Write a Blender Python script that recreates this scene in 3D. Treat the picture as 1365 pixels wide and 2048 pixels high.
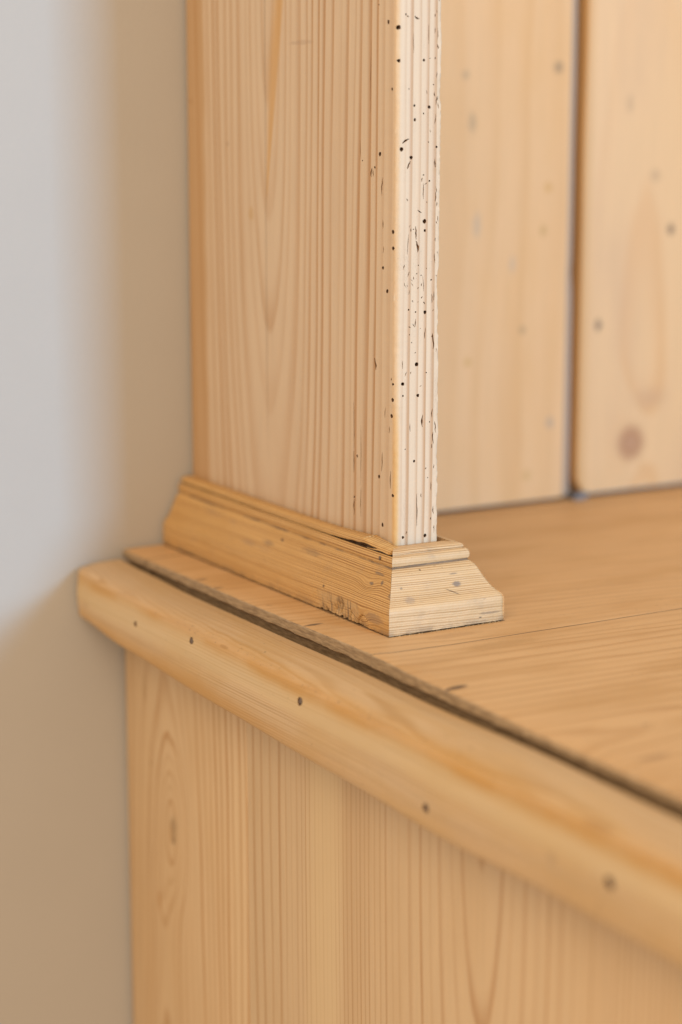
import bpy, bmesh, math, random
from mathutils import Vector, Matrix, noise as mn

random.seed(7)
scene = bpy.context.scene
for o in list(bpy.data.objects):
    bpy.data.objects.remove(o, do_unlink=True)
COL = scene.collection
MM = 0.001

# ------------------------------------------------------------------ camera
cam_d = bpy.data.cameras.new('camera')
cam = bpy.data.objects.new('camera', cam_d)
COL.objects.link(cam)
scene.camera = cam
cam_d.sensor_fit = 'VERTICAL'
cam_d.sensor_height = 36.0
cam_d.lens = 69.78
cam_d.clip_start = 0.02
cam_d.clip_end = 100
YAW, PITCH = 0.531062, 0.194496
fw = Vector((math.sin(YAW) * math.cos(PITCH), math.cos(YAW) * math.cos(PITCH), -math.sin(PITCH)))
rt = Vector((math.cos(YAW), -math.sin(YAW), 0))
up = rt.cross(fw)
M = Matrix((rt, up, -fw)).transposed().to_4x4()
M.translation = Vector((-0.522086, -0.835547, 0.250698))
cam.matrix_world = M
cam_d.dof.use_dof = True
cam_d.dof.focus_distance = 1.0
cam_d.dof.aperture_fstop = 3.4

# ------------------------------------------------------------------ light
world = bpy.data.worlds.new('World')
scene.world = world
world.use_nodes = True
bg = world.node_tree.nodes['Background']
bg.inputs['Color'].default_value = (1.0, 0.755, 0.53, 1)
bg.inputs['Strength'].default_value = 0.82


def area(name, loc, target, sx, sy, color, power):
    d = bpy.data.lights.new(name, 'AREA')
    d.shape = 'RECTANGLE'
    d.size, d.size_y = sx, sy
    d.color = color
    d.energy = power
    o = bpy.data.objects.new(name, d)
    COL.objects.link(o)
    o.location = loc
    o.rotation_euler = (Vector(target) - Vector(loc)).to_track_quat('-Z', 'Y').to_euler()
    return o


# window in front of the cupboard, a little to the right: cool daylight
area('window_light', (0.82, -3.0, 0.52), (0, 0.1, 0.05), 0.56, 0.50, (0.28, 0.63, 1.0), 90)
# added warm fill lamp without a visible source, from the left and above
area('room_fill', (-1.8, -2.0, 1.8), (0, 0, 0), 2.2, 1.6, (1.0, 0.765, 0.52), 60)

scene.view_settings.view_transform = 'Standard'
scene.view_settings.look = 'None'
scene.view_settings.gamma = 1.0
scene.view_settings.use_curve_mapping = False
scene.view_settings.exposure = 0.0
scene.render.engine = 'CYCLES'
scene.cycles.max_bounces = 6
scene.cycles.diffuse_bounces = 4
scene.cycles.glossy_bounces = 2


# ------------------------------------------------------------------ node graph helper
class S:
    """a shader socket (or number) with arithmetic"""
    def __init__(s, g, k):
        s.g, s.k = g, k

    def __add__(s, o): return s.g.m('ADD', s, o)
    def __radd__(s, o): return s.g.m('ADD', o, s)
    def __sub__(s, o): return s.g.m('SUBTRACT', s, o)
    def __rsub__(s, o): return s.g.m('SUBTRACT', o, s)
    def __mul__(s, o): return s.g.m('MULTIPLY', s, o)
    def __rmul__(s, o): return s.g.m('MULTIPLY', o, s)
    def __truediv__(s, o): return s.g.m('DIVIDE', s, o)
    def __rtruediv__(s, o): return s.g.m('DIVIDE', o, s)
    def __pow__(s, o): return s.g.m('POWER', s, o)


class Graph:
    def __init__(g, name):
        g.mat = bpy.data.materials.new(name)
        g.mat.use_nodes = True
        g.nt = g.mat.node_tree
        g.N = g.nt.nodes
        g.bsdf = g.N['Principled BSDF']
        geo = g.N.new('ShaderNodeNewGeometry')
        sc = g.N.new('ShaderNodeVectorMath')
        sc.operation = 'SCALE'
        g.nt.links.new(geo.outputs['Position'], sc.inputs[0])
        sc.inputs['Scale'].default_value = 1000.0
        sep = g.N.new('ShaderNodeSeparateXYZ')
        g.nt.links.new(sc.outputs[0], sep.inputs[0])
        g.x, g.y, g.z = (S(g, sep.outputs[i]) for i in range(3))
        sn = g.N.new('ShaderNodeSeparateXYZ')
        g.nt.links.new(geo.outputs['True Normal'], sn.inputs[0])
        g.nx, g.ny, g.nz = (S(g, sn.outputs[i]) for i in range(3))

    def put(g, sock, v):
        if isinstance(v, S):
            g.nt.links.new(v.k, sock)
        elif isinstance(v, tuple):
            sock.default_value = (*v, 1) if len(v) == 3 and len(sock.default_value) == 4 else v
        else:
            sock.default_value = v

    def m(g, op, a, b=None, c=None):
        n = g.N.new('ShaderNodeMath')
        n.operation = op
        g.put(n.inputs[0], a)
        if b is not None:
            g.put(n.inputs[1], b)
        if c is not None:
            g.put(n.inputs[2], c)
        return S(g, n.outputs[0])

    def vec(g, x, y, z):
        n = g.N.new('ShaderNodeCombineXYZ')
        for i, v in enumerate((x, y, z)):
            g.put(n.inputs[i], v)
        return S(g, n.outputs[0])

    def noise(g, x, y, z, detail=2.0, rough=0.5):
        n = g.N.new('ShaderNodeTexNoise')
        n.noise_dimensions = '3D'
        g.put(n.inputs['Vector'], g.vec(x, y, z))
        n.inputs['Scale'].default_value = 1.0
        n.inputs['Detail'].default_value = detail
        n.inputs['Roughness'].default_value = rough
        return S(g, n.outputs[0])

    def white(g, w):
        n = g.N.new('ShaderNodeTexWhiteNoise')
        n.noise_dimensions = '1D'
        g.put(n.inputs['W'], w)
        return S(g, n.outputs['Value'])

    def ss(g, e0, e1, x):
        n = g.N.new('ShaderNodeMapRange')
        n.interpolation_type = 'SMOOTHSTEP'
        g.put(n.inputs['Value'], x)
        g.put(n.inputs['From Min'], e0)
        g.put(n.inputs['From Max'], e1)
        return S(g, n.outputs['Result'])

    def mix(g, f, a, b, blend='MIX'):
        n = g.N.new('ShaderNodeMix')
        n.data_type = 'RGBA'
        n.blend_type = blend
        n.clamp_factor = True
        g.put(n.inputs['Factor'], f)
        g.put(n.inputs[6], a)
        g.put(n.inputs[7], b)
        return S(g, n.outputs[2])

    def gain(g, col, v):
        """colour times scalar"""
        n = g.N.new('ShaderNodeVectorMath')
        n.operation = 'SCALE'
        g.put(n.inputs[0], col)
        g.put(n.inputs['Scale'], v)
        return S(g, n.outputs[0])

    def blob(g, c, r, wob=0.35, ws=0.4, soft=(0.45, 1.0), ang=0.0, plane=None):
        """mask of an ellipsoid at c (mm) with radii r (mm) and an uneven rim"""
        p = [g.x - c[0], g.y - c[1], g.z - c[2]]
        if plane:
            i, j = plane
            ca, sa = math.cos(ang), math.sin(ang)
            a, b = p[i] * ca + p[j] * sa, p[j] * ca - p[i] * sa
            p[i], p[j] = a, b
        q = None
        for k in range(3):
            t = (p[k] * (1.0 / r[k])) * (p[k] * (1.0 / r[k]))
            q = t if q is None else q + t
        d = g.m('SQRT', q)
        if wob:
            if not hasattr(g, 'bn'):
                g.bn = g.noise(g.x * 0.42, g.y * 0.42, g.z * 0.42, 3.0, 0.65) - 0.5
            d = d + g.bn * (wob * 2.4)
        return 1.0 - g.ss(soft[0], soft[1], d)


PINE_MATS = {}


def wood(name, ring, grain, early, late, late_amt=0.8, warp=(0.5, 0.15), wscale=(30., 200.), fibre=0.10,
         blotch=((0.5, 0.33, 0.17), 0.25, 55.), spots=(), knots=(), post=None, rough=0.52, bump=0.00012,
         fscale=(0.45, 30.), prof=(0.25, 0.86, 0.90, 1.0), lpow=2.0, spec=0.35, hashy=0.6, mottle=0.05, coat=0.0, relief=False, rvar=0.55, speck=0.0):
    g = Graph(name)
    ax = [g.x, g.y, g.z]

    def stretched(across, along, off=0.0):
        return [(a * (1.0 / along) if i == grain else a * (1.0 / across)) + off for i, a in enumerate(ax)]

    r = ring(g)
    if warp[0]:
        r = r + (g.noise(*stretched(wscale[0], wscale[1]), 1.0) - 0.5) * (2 * warp[0])
    if warp[1]:
        r = r + (g.noise(*stretched(wscale[0] / 6, wscale[1] / 4, 31.7), 2.0) - 0.5) * (2 * warp[1])
    if rvar:
        r = r + (g.noise(r * 0.42, 0.0, 0.0, 1.0) - 0.5) * (2 * rvar)
    for (c, rad, amt) in knots:
        q = None
        for k in range(3):
            d = (ax[k] - c[k]) * (1.0 / rad[k])
            q = d * d if q is None else q + d * d
        r = r + g.m('EXPONENT', q * -1.0) * amt
    fr = g.m('FRACT', r)
    idn = g.m('FLOOR', r)
    h = g.white(idn * 1.37 + 3.1)
    lw = (g.ss(prof[0], prof[1], fr) ** lpow) * (1.0 - g.ss(prof[2], prof[3], fr)) * ((1.0 - hashy) + h * (2 * hashy))
    # streaks of latewood fade and return along the grain
    fade = g.ss(0.2, 0.75, g.noise(*stretched(9., 130., 5.1), 2.0))
    lw = lw * (0.6 + fade * 0.4)
    if hasattr(g, 'lws'):
        lw = lw * g.lws
    fib = g.noise(*stretched(fscale[0], fscale[1]), 3.0, 0.65)
    fib2 = g.noise(*stretched(fscale[0] * 5, fscale[1] * 2.2, 11.3), 2.0, 0.5)
    bl = g.noise(*stretched(blotch[2], blotch[2] * 3.2, 77.0), 3.0, 0.55)
    fine = g.noise(g.x * 1.1, g.y * 1.1, g.z * 1.1, 4.0, 0.7)
    c = g.mix(lw * late_amt, early, late)
    c = g.mix(g.ss(0.42, 0.72, bl) * blotch[1], c, blotch[0])
    gain = 1.0 + (fib - 0.5) * (2 * fibre) + (fib2 - 0.5) * (1.6 * fibre) + (fine - 0.5) * (2 * mottle)
    c = g.gain(c, gain)
    if speck:
        sk = g.noise(*stretched(1.4, 4.5, 3.3), 2.0, 0.6)
        sk2 = g.noise(*stretched(30., 60., 9.3), 1.0)
        c = g.mix(g.ss(0.66, 0.74, sk) * (0.3 + g.ss(0.45, 0.6, sk2)) * speck, c, (0.20, 0.125, 0.07))
    for sp in spots:
        cc, rr, colr, amt = sp[:4]
        kw = sp[4] if len(sp) > 4 else {}
        c = g.mix(g.blob(cc, rr, **kw) * amt, c, colr)
    ht = (fib * 0.5 + lw * 0.9 + fine * 0.3) if relief else fib * 1.0
    g.lw = lw
    if post:
        res = post(g, c, ht)
        c, ht = res
    g.nt.links.new(c.k, g.bsdf.inputs['Base Color'])
    g.put(g.bsdf.inputs['Roughness'], rough + (fib2 - 0.5) * 0.12 - lw * 0.06)
    g.bsdf.inputs['Specular IOR Level'].default_value = spec
    if coat:
        g.bsdf.inputs['Coat Weight'].default_value = coat
        g.bsdf.inputs['Coat Roughness'].default_value = 0.35
    b = g.N.new('ShaderNodeBump')
    b.inputs['Strength'].default_value = 1.0
    b.inputs['Distance'].default_value = bump
    g.nt.links.new(ht.k, b.inputs['Height'])
    g.nt.links.new(b.outputs[0], g.bsdf.inputs['Normal'])
    return g.mat


def plain(name, col, rough=0.6, metal=0.0, var=0.2, scale=0.8):
    g = Graph(name)
    n = g.noise(g.x * scale, g.y * scale, g.z * scale, 3.0, 0.6)
    c = g.gain(g.mix(0.0, col, col), 1.0 + (n - 0.5) * (2 * var))
    g.nt.links.new(c.k, g.bsdf.inputs['Base Color'])
    g.bsdf.inputs['Roughness'].default_value = rough
    g.bsdf.inputs['Metallic'].default_value = metal
    return g.mat


# ------------------------------------------------------------------ sizes (metres)
T = 0.026            # thickness of the upright
D = 0.2302           # rear edge of the pieces on the side
P, PF, PR = 0.0206, 0.0284, 0.0228   # plinth moulding: projection left / front / right
E_ = 0.0475          # outer face of the cupboard side
STRIP = 0.0307       # thickness of the edge strip
YB = 0.2195          # face of the back boards
WALL_Y = 0.2335
YJ = -0.0539         # joint in the top
TOP_T = 0.022
FRONT = -0.37
RIGHT = 0.62

# ------------------------------------------------------------------ materials
GREY = (0.16, 0.125, 0.10)
DARK = (0.05, 0.032, 0.022)


# wall paint
def wall_mat():
    g = Graph('wall_paint')
    n = g.noise(g.x * 0.02, g.y * 0.02, g.z * 0.02, 3.0, 0.5)
    c = g.gain(g.mix(0.0, (0.445, 0.428, 0.403), (0.5, 0.5, 0.5)), 1.0 + (n - 0.5) * 0.05)
    g.nt.links.new(c.k, g.bsdf.inputs['Base Color'])
    g.bsdf.inputs['Roughness'].default_value = 0.85
    g.bsdf.inputs['Specular IOR Level'].default_value = 0.2
    b = g.N.new('ShaderNodeBump')
    b.inputs['Distance'].default_value = 0.0004
    b.inputs['Strength'].default_value = 0.5
    k = g.noise(g.x * 0.45, g.y * 0.45, g.z * 0.45, 3.0, 0.6)
    g.nt.links.new(k.k, b.inputs['Height'])
    g.nt.links.new(b.outputs[0], g.bsdf.inputs['Normal'])
    return g.mat


M_WALL = wall_mat()


def ring_upright(g):
    # plain-sawn board: growth rings as nested cones round a pith that leaves the board near the top
    d = 14.0 + (210.0 - g.z) * 0.11
    yy = g.y - 132.0
    s = g.m('SQRT', yy * yy + d * d)
    near = g.ss(60., 135., yy * -1.0)
    g.lws = 0.45 + 0.6 * g.ss(10., 60., g.m('ABSOLUTE', yy))
    return s / 7.4 + near * 0.6 + g.x / 4.3


def post_upright(g, c, ht):
    # old yellow finish left on the worn front corner near its foot
    edge = (1.0 - g.ss(1.2, 3.6, g.x)) * (1.0 - g.ss(1.0, 3.6, g.y))
    low = 1.0 - g.ss(70., 130., g.z + (g.noise(g.x * .3, g.y * .3, g.z * .05, 2.0) - 0.5) * 60)
    c = g.mix(edge * (0.25 + low * 0.6), c, (0.60, 0.36, 0.12))
    # amber band of heartwood along the rear edge and the resin streak
    rear = g.ss(205., 212., g.y + (g.noise(g.x * .1, g.y * .1, g.z * .02, 2.0) - 0.5) * 8)
    c = g.mix(rear * 0.62, c, (0.47, 0.27, 0.11))
    ctr = 134.5 - (g.z - 203.) * 0.175
    ctr = g.m('MAXIMUM', ctr, 114.5 + g.m('ABSOLUTE', g.z - 290.) * 0.02)
    wid = g.m('MINIMUM', g.m('MAXIMUM', (g.z - 200.) * 0.085, 0.4), 7.0)
    dd = (g.y - ctr) / wid
    st = g.ss(-0.25, 0.35, dd + 0.2) * (1.0 - g.ss(0.5, 1.9, dd)) * g.ss(198., 215., g.z)
    c = g.mix(st * 0.62 * (1.0 - g.ss(4., 9., g.x)), c, (0.56, 0.30, 0.075))
    # dark drying check straight up the side
    chk = (1.0 - g.ss(0.25, 0.7, g.m('ABSOLUTE', g.y - 134.6 - (g.noise(g.x * 0, g.y * 0, g.z * .03, 2.0) - 0.5) * 1.6))) * g.ss(30., 150., g.z)
    chk = chk * (1.0 - g.ss(2., 4., g.x))
    c = g.mix(chk * 0.5, c, (0.17, 0.11, 0.075))
    # bleached, dusty front edge with hair-fine surface checks
    fr = 1.0 - g.ss(1.2, 3.5, g.y)
    c = g.mix(fr * 0.05, c, (0.66, 0.58, 0.50))
    c = g.mix(g.m('MULTIPLY', g.lw, fr) * 0.10, c, (0.42, 0.25, 0.14))
    n1 = g.noise(g.x * 1.5, g.y * 1.5, g.z * 0.42, 4.0, 0.65)
    n2 = g.noise(g.x * 0.2 + 7, g.y * 0.2, g.z * 0.03, 2.0)
    hair = (1.0 - g.ss(0.003, 0.012, g.m('ABSOLUTE', n1 - 0.52))) * g.ss(0.50, 0.66, n2)
    c = g.mix(hair * (0.0 + fr * 0.45), c, (0.13, 0.085, 0.06))
    return c, ht


M_UPRIGHT = wood('bleached_pine', ring_upright, 2, (0.630, 0.490, 0.345), (0.46, 0.27, 0.135), 0.74, warp=(0.7, 0.085),
                 wscale=(45., 300.), fibre=0.075, rvar=0.85, mottle=0.07, blotch=((0.55, 0.39, 0.25), 0.30, 40.), post=post_upright, bump=0.00008, relief=True,
                 rough=0.55, spec=0.3, lpow=1.6, prof=(0.28, 0.84, 0.88, 1.0), hashy=0.85,
                 spots=[((0, 95., 291.), (3, 16., 1.6), (0.36, 0.24, 0.17), 0.3, dict(wob=0.5)),
                        ((0, 152., 200.), (3, 4., 5.), (0.52, 0.33, 0.14), 0.5),
                        ((0, 180., 238.), (3, 1.5, 2.), (0.33, 0.22, 0.15), 0.5),
                        ((0, 226., 262.), (3, 2., 2.), (0.25, 0.16, 0.1), 0.6)])


def post_mould(side):
    def f(g, c, ht):
        # dark, uneven line in the groove under the bead
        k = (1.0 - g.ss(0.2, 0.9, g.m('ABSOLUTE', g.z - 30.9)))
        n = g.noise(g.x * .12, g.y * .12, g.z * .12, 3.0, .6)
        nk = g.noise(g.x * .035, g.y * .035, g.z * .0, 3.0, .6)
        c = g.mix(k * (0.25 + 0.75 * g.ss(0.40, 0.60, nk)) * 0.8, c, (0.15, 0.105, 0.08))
        # handling wear: dusty grey film in patches
        n2 = g.noise(g.x * .055 + 3, g.y * .055, g.z * .09, 3.0, .6)
        c = g.mix(g.ss(0.55, 0.75, n2) * 0.28, c, (0.30, 0.225, 0.165))
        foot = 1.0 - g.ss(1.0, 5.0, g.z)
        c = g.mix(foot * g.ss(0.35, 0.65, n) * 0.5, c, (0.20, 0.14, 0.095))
        if side == 'left':
            # crumbled, worm-eaten patch low on the foot: pale broken fibre, dirt in the slots
            m_ = g.ss(-2., 8., g.y) * (1.0 - g.ss(36., 46., g.y)) * (1.0 - g.ss(9., 13., g.z))
            c = g.mix(m_ * 0.55, c, (0.52, 0.37, 0.20))
            v = g.noise(g.x * .0, g.y * 0.55, g.z * 0.06, 3.0, 0.65)
            c = g.mix(m_ * g.ss(0.52, 0.62, v) * 0.75, c, (0.17, 0.125, 0.09))
        return c, ht
    return f


def ring_mould_left(g):
    return g.z / 1.3 + g.x / 1.9 + g.y * 0.004


def ring_mould_front(g):
    return g.z / 1.35 + g.y / 2.1 + g.x * 0.02


ME, ML = (0.65, 0.415, 0.170), (0.31, 0.14, 0.04)
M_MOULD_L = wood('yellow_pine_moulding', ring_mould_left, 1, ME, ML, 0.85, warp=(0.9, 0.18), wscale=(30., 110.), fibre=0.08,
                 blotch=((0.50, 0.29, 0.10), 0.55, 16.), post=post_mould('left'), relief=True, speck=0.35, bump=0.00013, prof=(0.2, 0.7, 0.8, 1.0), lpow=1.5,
                 knots=[((-14., 1., 20.), (8., 7., 3.6), 2.2), ((-20., -12., 24.), (9., 8., 4.), -1.6), ((-20., -2., 5.), (9., 7., 4.0), 3.0)],
                 spots=[((-13., -2., 21.8), (6, 2.6, 1.2), GREY, 0.8), ((-12., -11., 23.6), (6, 1.8, 1.6), GREY, 0.8),
                        ((-17., -23., 19.5), (6, 4., 2.6), GREY, 0.6), ((-10., 95., 26.2), (6, 2.4, 1.2), DARK, 0.85),
                        ((-12., 108., 22.2), (6, 9., 2.2), GREY, 0.45), ((-11., 62., 25.6), (6, 14., 2.2), (0.27, 0.18, 0.1), 0.5),
                        ((-11., -6., 27.2), (6, 6., 0.9), GREY, 0.6), ((-20., 36.8, 13.2), (6, 1.3, 1.0), DARK, 0.7),
                        ((-21., -14., 7.0), (6, 11., 3.4), (0.30, 0.20, 0.125), 0.6), ((-12., 128., 19.), (8, 14., 2.4), (0.33, 0.22, 0.13), 0.5)])
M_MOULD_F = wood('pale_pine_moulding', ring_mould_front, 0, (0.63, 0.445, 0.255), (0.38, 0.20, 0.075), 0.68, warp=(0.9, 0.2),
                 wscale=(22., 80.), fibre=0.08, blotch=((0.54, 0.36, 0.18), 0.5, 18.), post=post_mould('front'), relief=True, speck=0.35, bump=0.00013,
                 prof=(0.2, 0.7, 0.8, 1.0), lpow=1.5,
                 spots=[((24.4, -20, 20.7), (3.4, 9, 1.7), (0.20, 0.16, 0.135), 0.85), ((20.5, -21, 17.6), (5.5, 9, 0.45), DARK, 0.6, dict(ang=-0.42, plane=(0, 2))),
                        ((24., -18, 25.5), (3.4, 9, 0.6), GREY, 0.55), ((34., -28, 3.6), (1.2, 5, 0.55), DARK, 0.7),
                        ((-6., -22, 16.5), (4., 9, 2.2), (0.34, 0.25, 0.18), 0.6), ((40., -28, 5.4), (9., 5, 0.9), GREY, 0.5),
                        ((-8.2, -18, 22.), (1.2, 5, .8), GREY, 0.6), ((5.6, -16, 29.), (0.8, 5, .5), DARK, 0.7)])


def strip_post(g, c, ht):
    # worn shellac: amber kept along the top arris and the lower edge, rubbed pale between
    y = g.y
    top = 0.0 - 12.2 - (1.0 - g.ss(-150., 150., y)) * 1.6
    n = (g.noise(g.x * .05, y * .018, g.z * .05, 3.0, .6) - 0.5)
    a = g.m('ABSOLUTE', g.z - (top - 2.0) + n * 2.0)
    band = 1.0 - g.ss(0.2, 7.5, a)
    outer = 1.0 - g.ss(-72., -66., g.x)
    c = g.mix(band * outer * 0.75 * (0.65 + g.ss(0.35, 0.6, n + 0.5) * 0.35), c, (0.52, 0.265, 0.045))
    zb = -42.5 - (1.0 - g.ss(-160., 160., y)) * 7.0
    low = 1.0 - g.ss(1., 14.0, g.z - zb + n * 8)
    c = g.mix(low * outer * 0.7 * (0.35 + 0.65 * g.ss(-120., 60., y)), c, (0.50, 0.26, 0.065))
    pale = (1.0 - g.ss(2.0, 9.0, g.m('ABSOLUTE', g.z - (top - 9.5) + n * 8))) * outer
    c = g.mix(pale * 0.45, c, (0.66, 0.50, 0.27))
    # duller, handled top face
    tf = g.ss(-73., -68., g.x)
    c = g.mix(tf * 0.35, c, (0.48, 0.32, 0.16))
    # bruised specks along the arris
    k = g.noise(g.x * .5, g.y * .32, g.z * .5, 4.0, .7)
    c = g.mix((1.0 - g.ss(0.5, 2.4, g.m('ABSOLUTE', g.z - (top + 0.6)))) * g.ss(0.60, 0.68, k) * 0.55, c, (0.22, 0.14, 0.07))
    return c, ht


M_STRIP = wood('shellacked_pine_strip', lambda g: g.z / 1.5 - g.x / 2.2 + g.y * 0.006, 1, (0.625, 0.45, 0.262), (0.43, 0.25, 0.095), 0.62,
               warp=(1.2, 0.25), wscale=(26., 160.), fibre=0.14, speck=0.5, blotch=((0.54, 0.34, 0.13), 0.45, 22.), post=strip_post,
               bump=0.00008, rough=0.45, coat=0.12, prof=(0.2, 0.7, 0.8, 1.0), lpow=1.5,
               spots=[((-78., -243., -32.), (6, 4., 4.), (0.40, 0.27, 0.15), 0.5), ((-78., 40., -12.6), (6, 7., 1.0), (0.22, 0.14, 0.07), 0.6),
                      ((-76., -268., -12.), (8, 12., 2.), (0.33, 0.19, 0.08), 0.5), ((-78., 215.6, -27.7), (6, 1.8, 1.8), (0.36, 0.24, 0.12), 0.6)])


def ring_side_a(g):
    yy = g.y - 178.0
    d = 16.0 + (g.z + 215.) * 0.10
    return g.m('SQRT', yy * yy + d * d) / 7.0 + g.x / 5.0


def ring_side_b(g):
    yy = g.y + 150.0
    d = 6.0 + g.m('MAXIMUM', (0.0 - 70.0 - g.z) * 0.13, 0.0)
    wide = g.m('SQRT', yy * yy + d * d)
    # tighter rings toward the seam
    return wide / 9.0 + g.ss(60., 190., wide) * 12.0 + g.x / 4.0


def side_b_post(g, c, ht):
    wv = (g.noise(g.x * 0, g.y * .05, g.z * .012, 2.0) - 0.5) * 8
    pale = g.ss(-36., -18., g.y + wv) * (1.0 - g.ss(-4., 14., g.y + wv))
    c = g.mix(pale * 0.6, c, (0.72, 0.545, 0.315))
    dk = g.ss(-62., -45., g.y) * (1.0 - g.ss(-33., -27., g.y))
    c = g.mix(dk * 0.25, c, (0.50, 0.31, 0.15))
    return c, ht


def side_a_post(g, c, ht):
    pale = g.ss(72., 80., g.y) * (1.0 - g.ss(84., 96., g.y)) * (1.0 - g.ss(-110., -75., g.z))
    c = g.mix(pale * 0.3, c, (0.66, 0.49, 0.29))
    return c, ht


M_SIDE_A = wood('pine_side_knotty', ring_side_a, 2, (0.65, 0.472, 0.282), (0.43, 0.225, 0.085), 0.75, warp=(0.6, 0.10), wscale=(22., 160.),
                fibre=0.09, blotch=((0.58, 0.39, 0.205), 0.4, 45.), post=side_a_post, bump=0.00006,
                knots=[((-47., 166., -155.), (12., 17., 40.), -5.0), ((-47., 184., -196.), (12., 9., 26.), -2.0)],
                spots=[((-47., 165.7, -154.8), (6, 6.0, 11.), (0.36, 0.25, 0.14), 0.75, dict(wob=0.5, soft=(0.2, 1.0))),
                       ((-47., 165.7, -163.), (6, 2.4, 4.), (0.22, 0.16, 0.10), 0.6, dict(wob=0.4)),
                       ((-47., 187., -207.), (6, 3.2, 8.), (0.42, 0.19, 0.05), 0.55), ((-47., 196., -124.), (6, 1.4, 3.), (0.32, 0.2, 0.1), 0.6),
                       ((-47., 202.7, -80.), (6, 3.4, 12.), (0.44, 0.29, 0.15), 0.5)])
M_SIDE_B = wood('pine_side_straight', ring_side_b, 2, (0.65, 0.472, 0.282), (0.43, 0.225, 0.09), 0.60, warp=(0.35, 0.06), wscale=(40., 300.),
                fibre=0.09, blotch=((0.58, 0.39, 0.205), 0.35, 45.), post=side_b_post, bump=0.00006, prof=(0.5, 0.86, 0.89, 1.0),
                hashy=0.6)


def ring_top_m(g):
    return (g.y + (g.x * 0.10)) / 7.5 + g.z / 4.0


def top_end(g, c, ht):
    # sawn ends of the boards: dry, grimy end grain
    e = g.ss(0.4, 0.8, g.nx * -1.0)
    n = g.noise(g.x * .3, g.y * .12, g.z * 1.1, 4.0, .65)
    c = g.mix(e * 0.9, c, g.mix(g.ss(0.38, 0.66, n), (0.42, 0.315, 0.195), (0.21, 0.15, 0.09)))
    # grime packed in the joints
    for yj in (-53.9, 198.35):
        w = (g.noise(g.x * .08, g.y * 0, g.z * 0, 2.0) - 0.5) * 0.5
        j = 1.0 - g.ss(0.30, 0.62 , g.m('ABSOLUTE', g.y - yj) - w * 0.35)
        c = g.mix(j * 0.85, c, (0.085, 0.055, 0.035))
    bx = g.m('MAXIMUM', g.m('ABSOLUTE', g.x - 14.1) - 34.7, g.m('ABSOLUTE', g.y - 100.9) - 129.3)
    ft = 1.0 - g.ss(0.1, 0.9, bx + (g.noise(g.x * .25, g.y * .25, 0.0, 3.0) - 0.5) * 1.2)  # dirt line and contact shadow round the moulding foot, painted into the colour
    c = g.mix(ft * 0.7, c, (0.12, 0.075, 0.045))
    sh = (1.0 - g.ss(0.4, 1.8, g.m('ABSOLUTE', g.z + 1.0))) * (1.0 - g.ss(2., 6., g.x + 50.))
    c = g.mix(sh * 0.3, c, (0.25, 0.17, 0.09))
    return c, ht


TE, TL = (0.625, 0.40, 0.198), (0.43, 0.235, 0.09)
TOP_SPOTS = [((-40.5, 12.2, 0), (7.5, 2.4, 2), (0.13, 0.09, 0.06), 0.9, dict(ang=0.15, plane=(0, 1), wob=0.2)), ((-50., 10., 0), (4.5, .6, 3), DARK, 0.7),
             ((-43., 133.5, 0), (5., 2.6, 2), (0.22, 0.14, 0.08), 0.8), ((-44.6, 111., 0), (4.2, 2.2, 2), (0.2, 0.13, 0.075), 0.8),
             ((-40., 60., 0), (3., 1.6, 2), (0.27, 0.17, 0.1), 0.5), ((10., -40., 0), (20., 5., 2), (0.44, 0.26, 0.12), 0.45)]
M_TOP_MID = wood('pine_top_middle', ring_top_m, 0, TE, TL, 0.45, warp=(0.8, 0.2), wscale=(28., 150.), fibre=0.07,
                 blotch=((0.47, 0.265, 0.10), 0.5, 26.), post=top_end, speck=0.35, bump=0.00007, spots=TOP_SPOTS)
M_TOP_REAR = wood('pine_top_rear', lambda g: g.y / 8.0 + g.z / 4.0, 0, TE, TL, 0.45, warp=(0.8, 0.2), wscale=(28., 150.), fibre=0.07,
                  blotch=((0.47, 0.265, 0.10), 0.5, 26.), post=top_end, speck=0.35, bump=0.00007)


def ring_top_f(g):
    yy = g.y + 205.0 + g.x * 0.05
    d = 10. + (g.x + 60.) * 0.10
    return g.m('SQRT', yy * yy + d * d) / 8.5 + g.z / 4.0


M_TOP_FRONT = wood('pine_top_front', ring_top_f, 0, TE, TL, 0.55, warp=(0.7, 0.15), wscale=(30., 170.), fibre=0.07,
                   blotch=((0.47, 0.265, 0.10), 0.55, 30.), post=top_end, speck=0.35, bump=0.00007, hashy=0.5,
                   spots=[((-40., -118., 0), (8.0, 2.6, 3), DARK, 1.0, dict(ang=0.12, plane=(0, 1), wob=0.2)), ((-48.5, -119.5, 0), (5., 1.8, 6), DARK, 0.9, dict(wob=0.2)),
                          ((-26., -240., 0), (11., 3., 2), (0.28, 0.155, 0.075), 0.6), ((-44., -249., 0), (5., 3., 2), (0.34, 0.23, 0.15), 0.6),
                          ((-50., -190., 0), (8., 3., 2), (0.32, 0.19, 0.09), 0.5), ((20., -66., 0), (26., 7., 2), (0.44, 0.26, 0.11), 0.5),
                          ((-2., -205., 0), (3., 2., 2), (0.33, 0.2, 0.11), 0.5)])


def back_post_l(g, c, ht):
    # dusty tongue and grey rub marks
    k = g.ss(269., 271.2, g.x)
    c = g.mix(k * 0.85, c, (0.34, 0.265, 0.215))
    return c, ht


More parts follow.
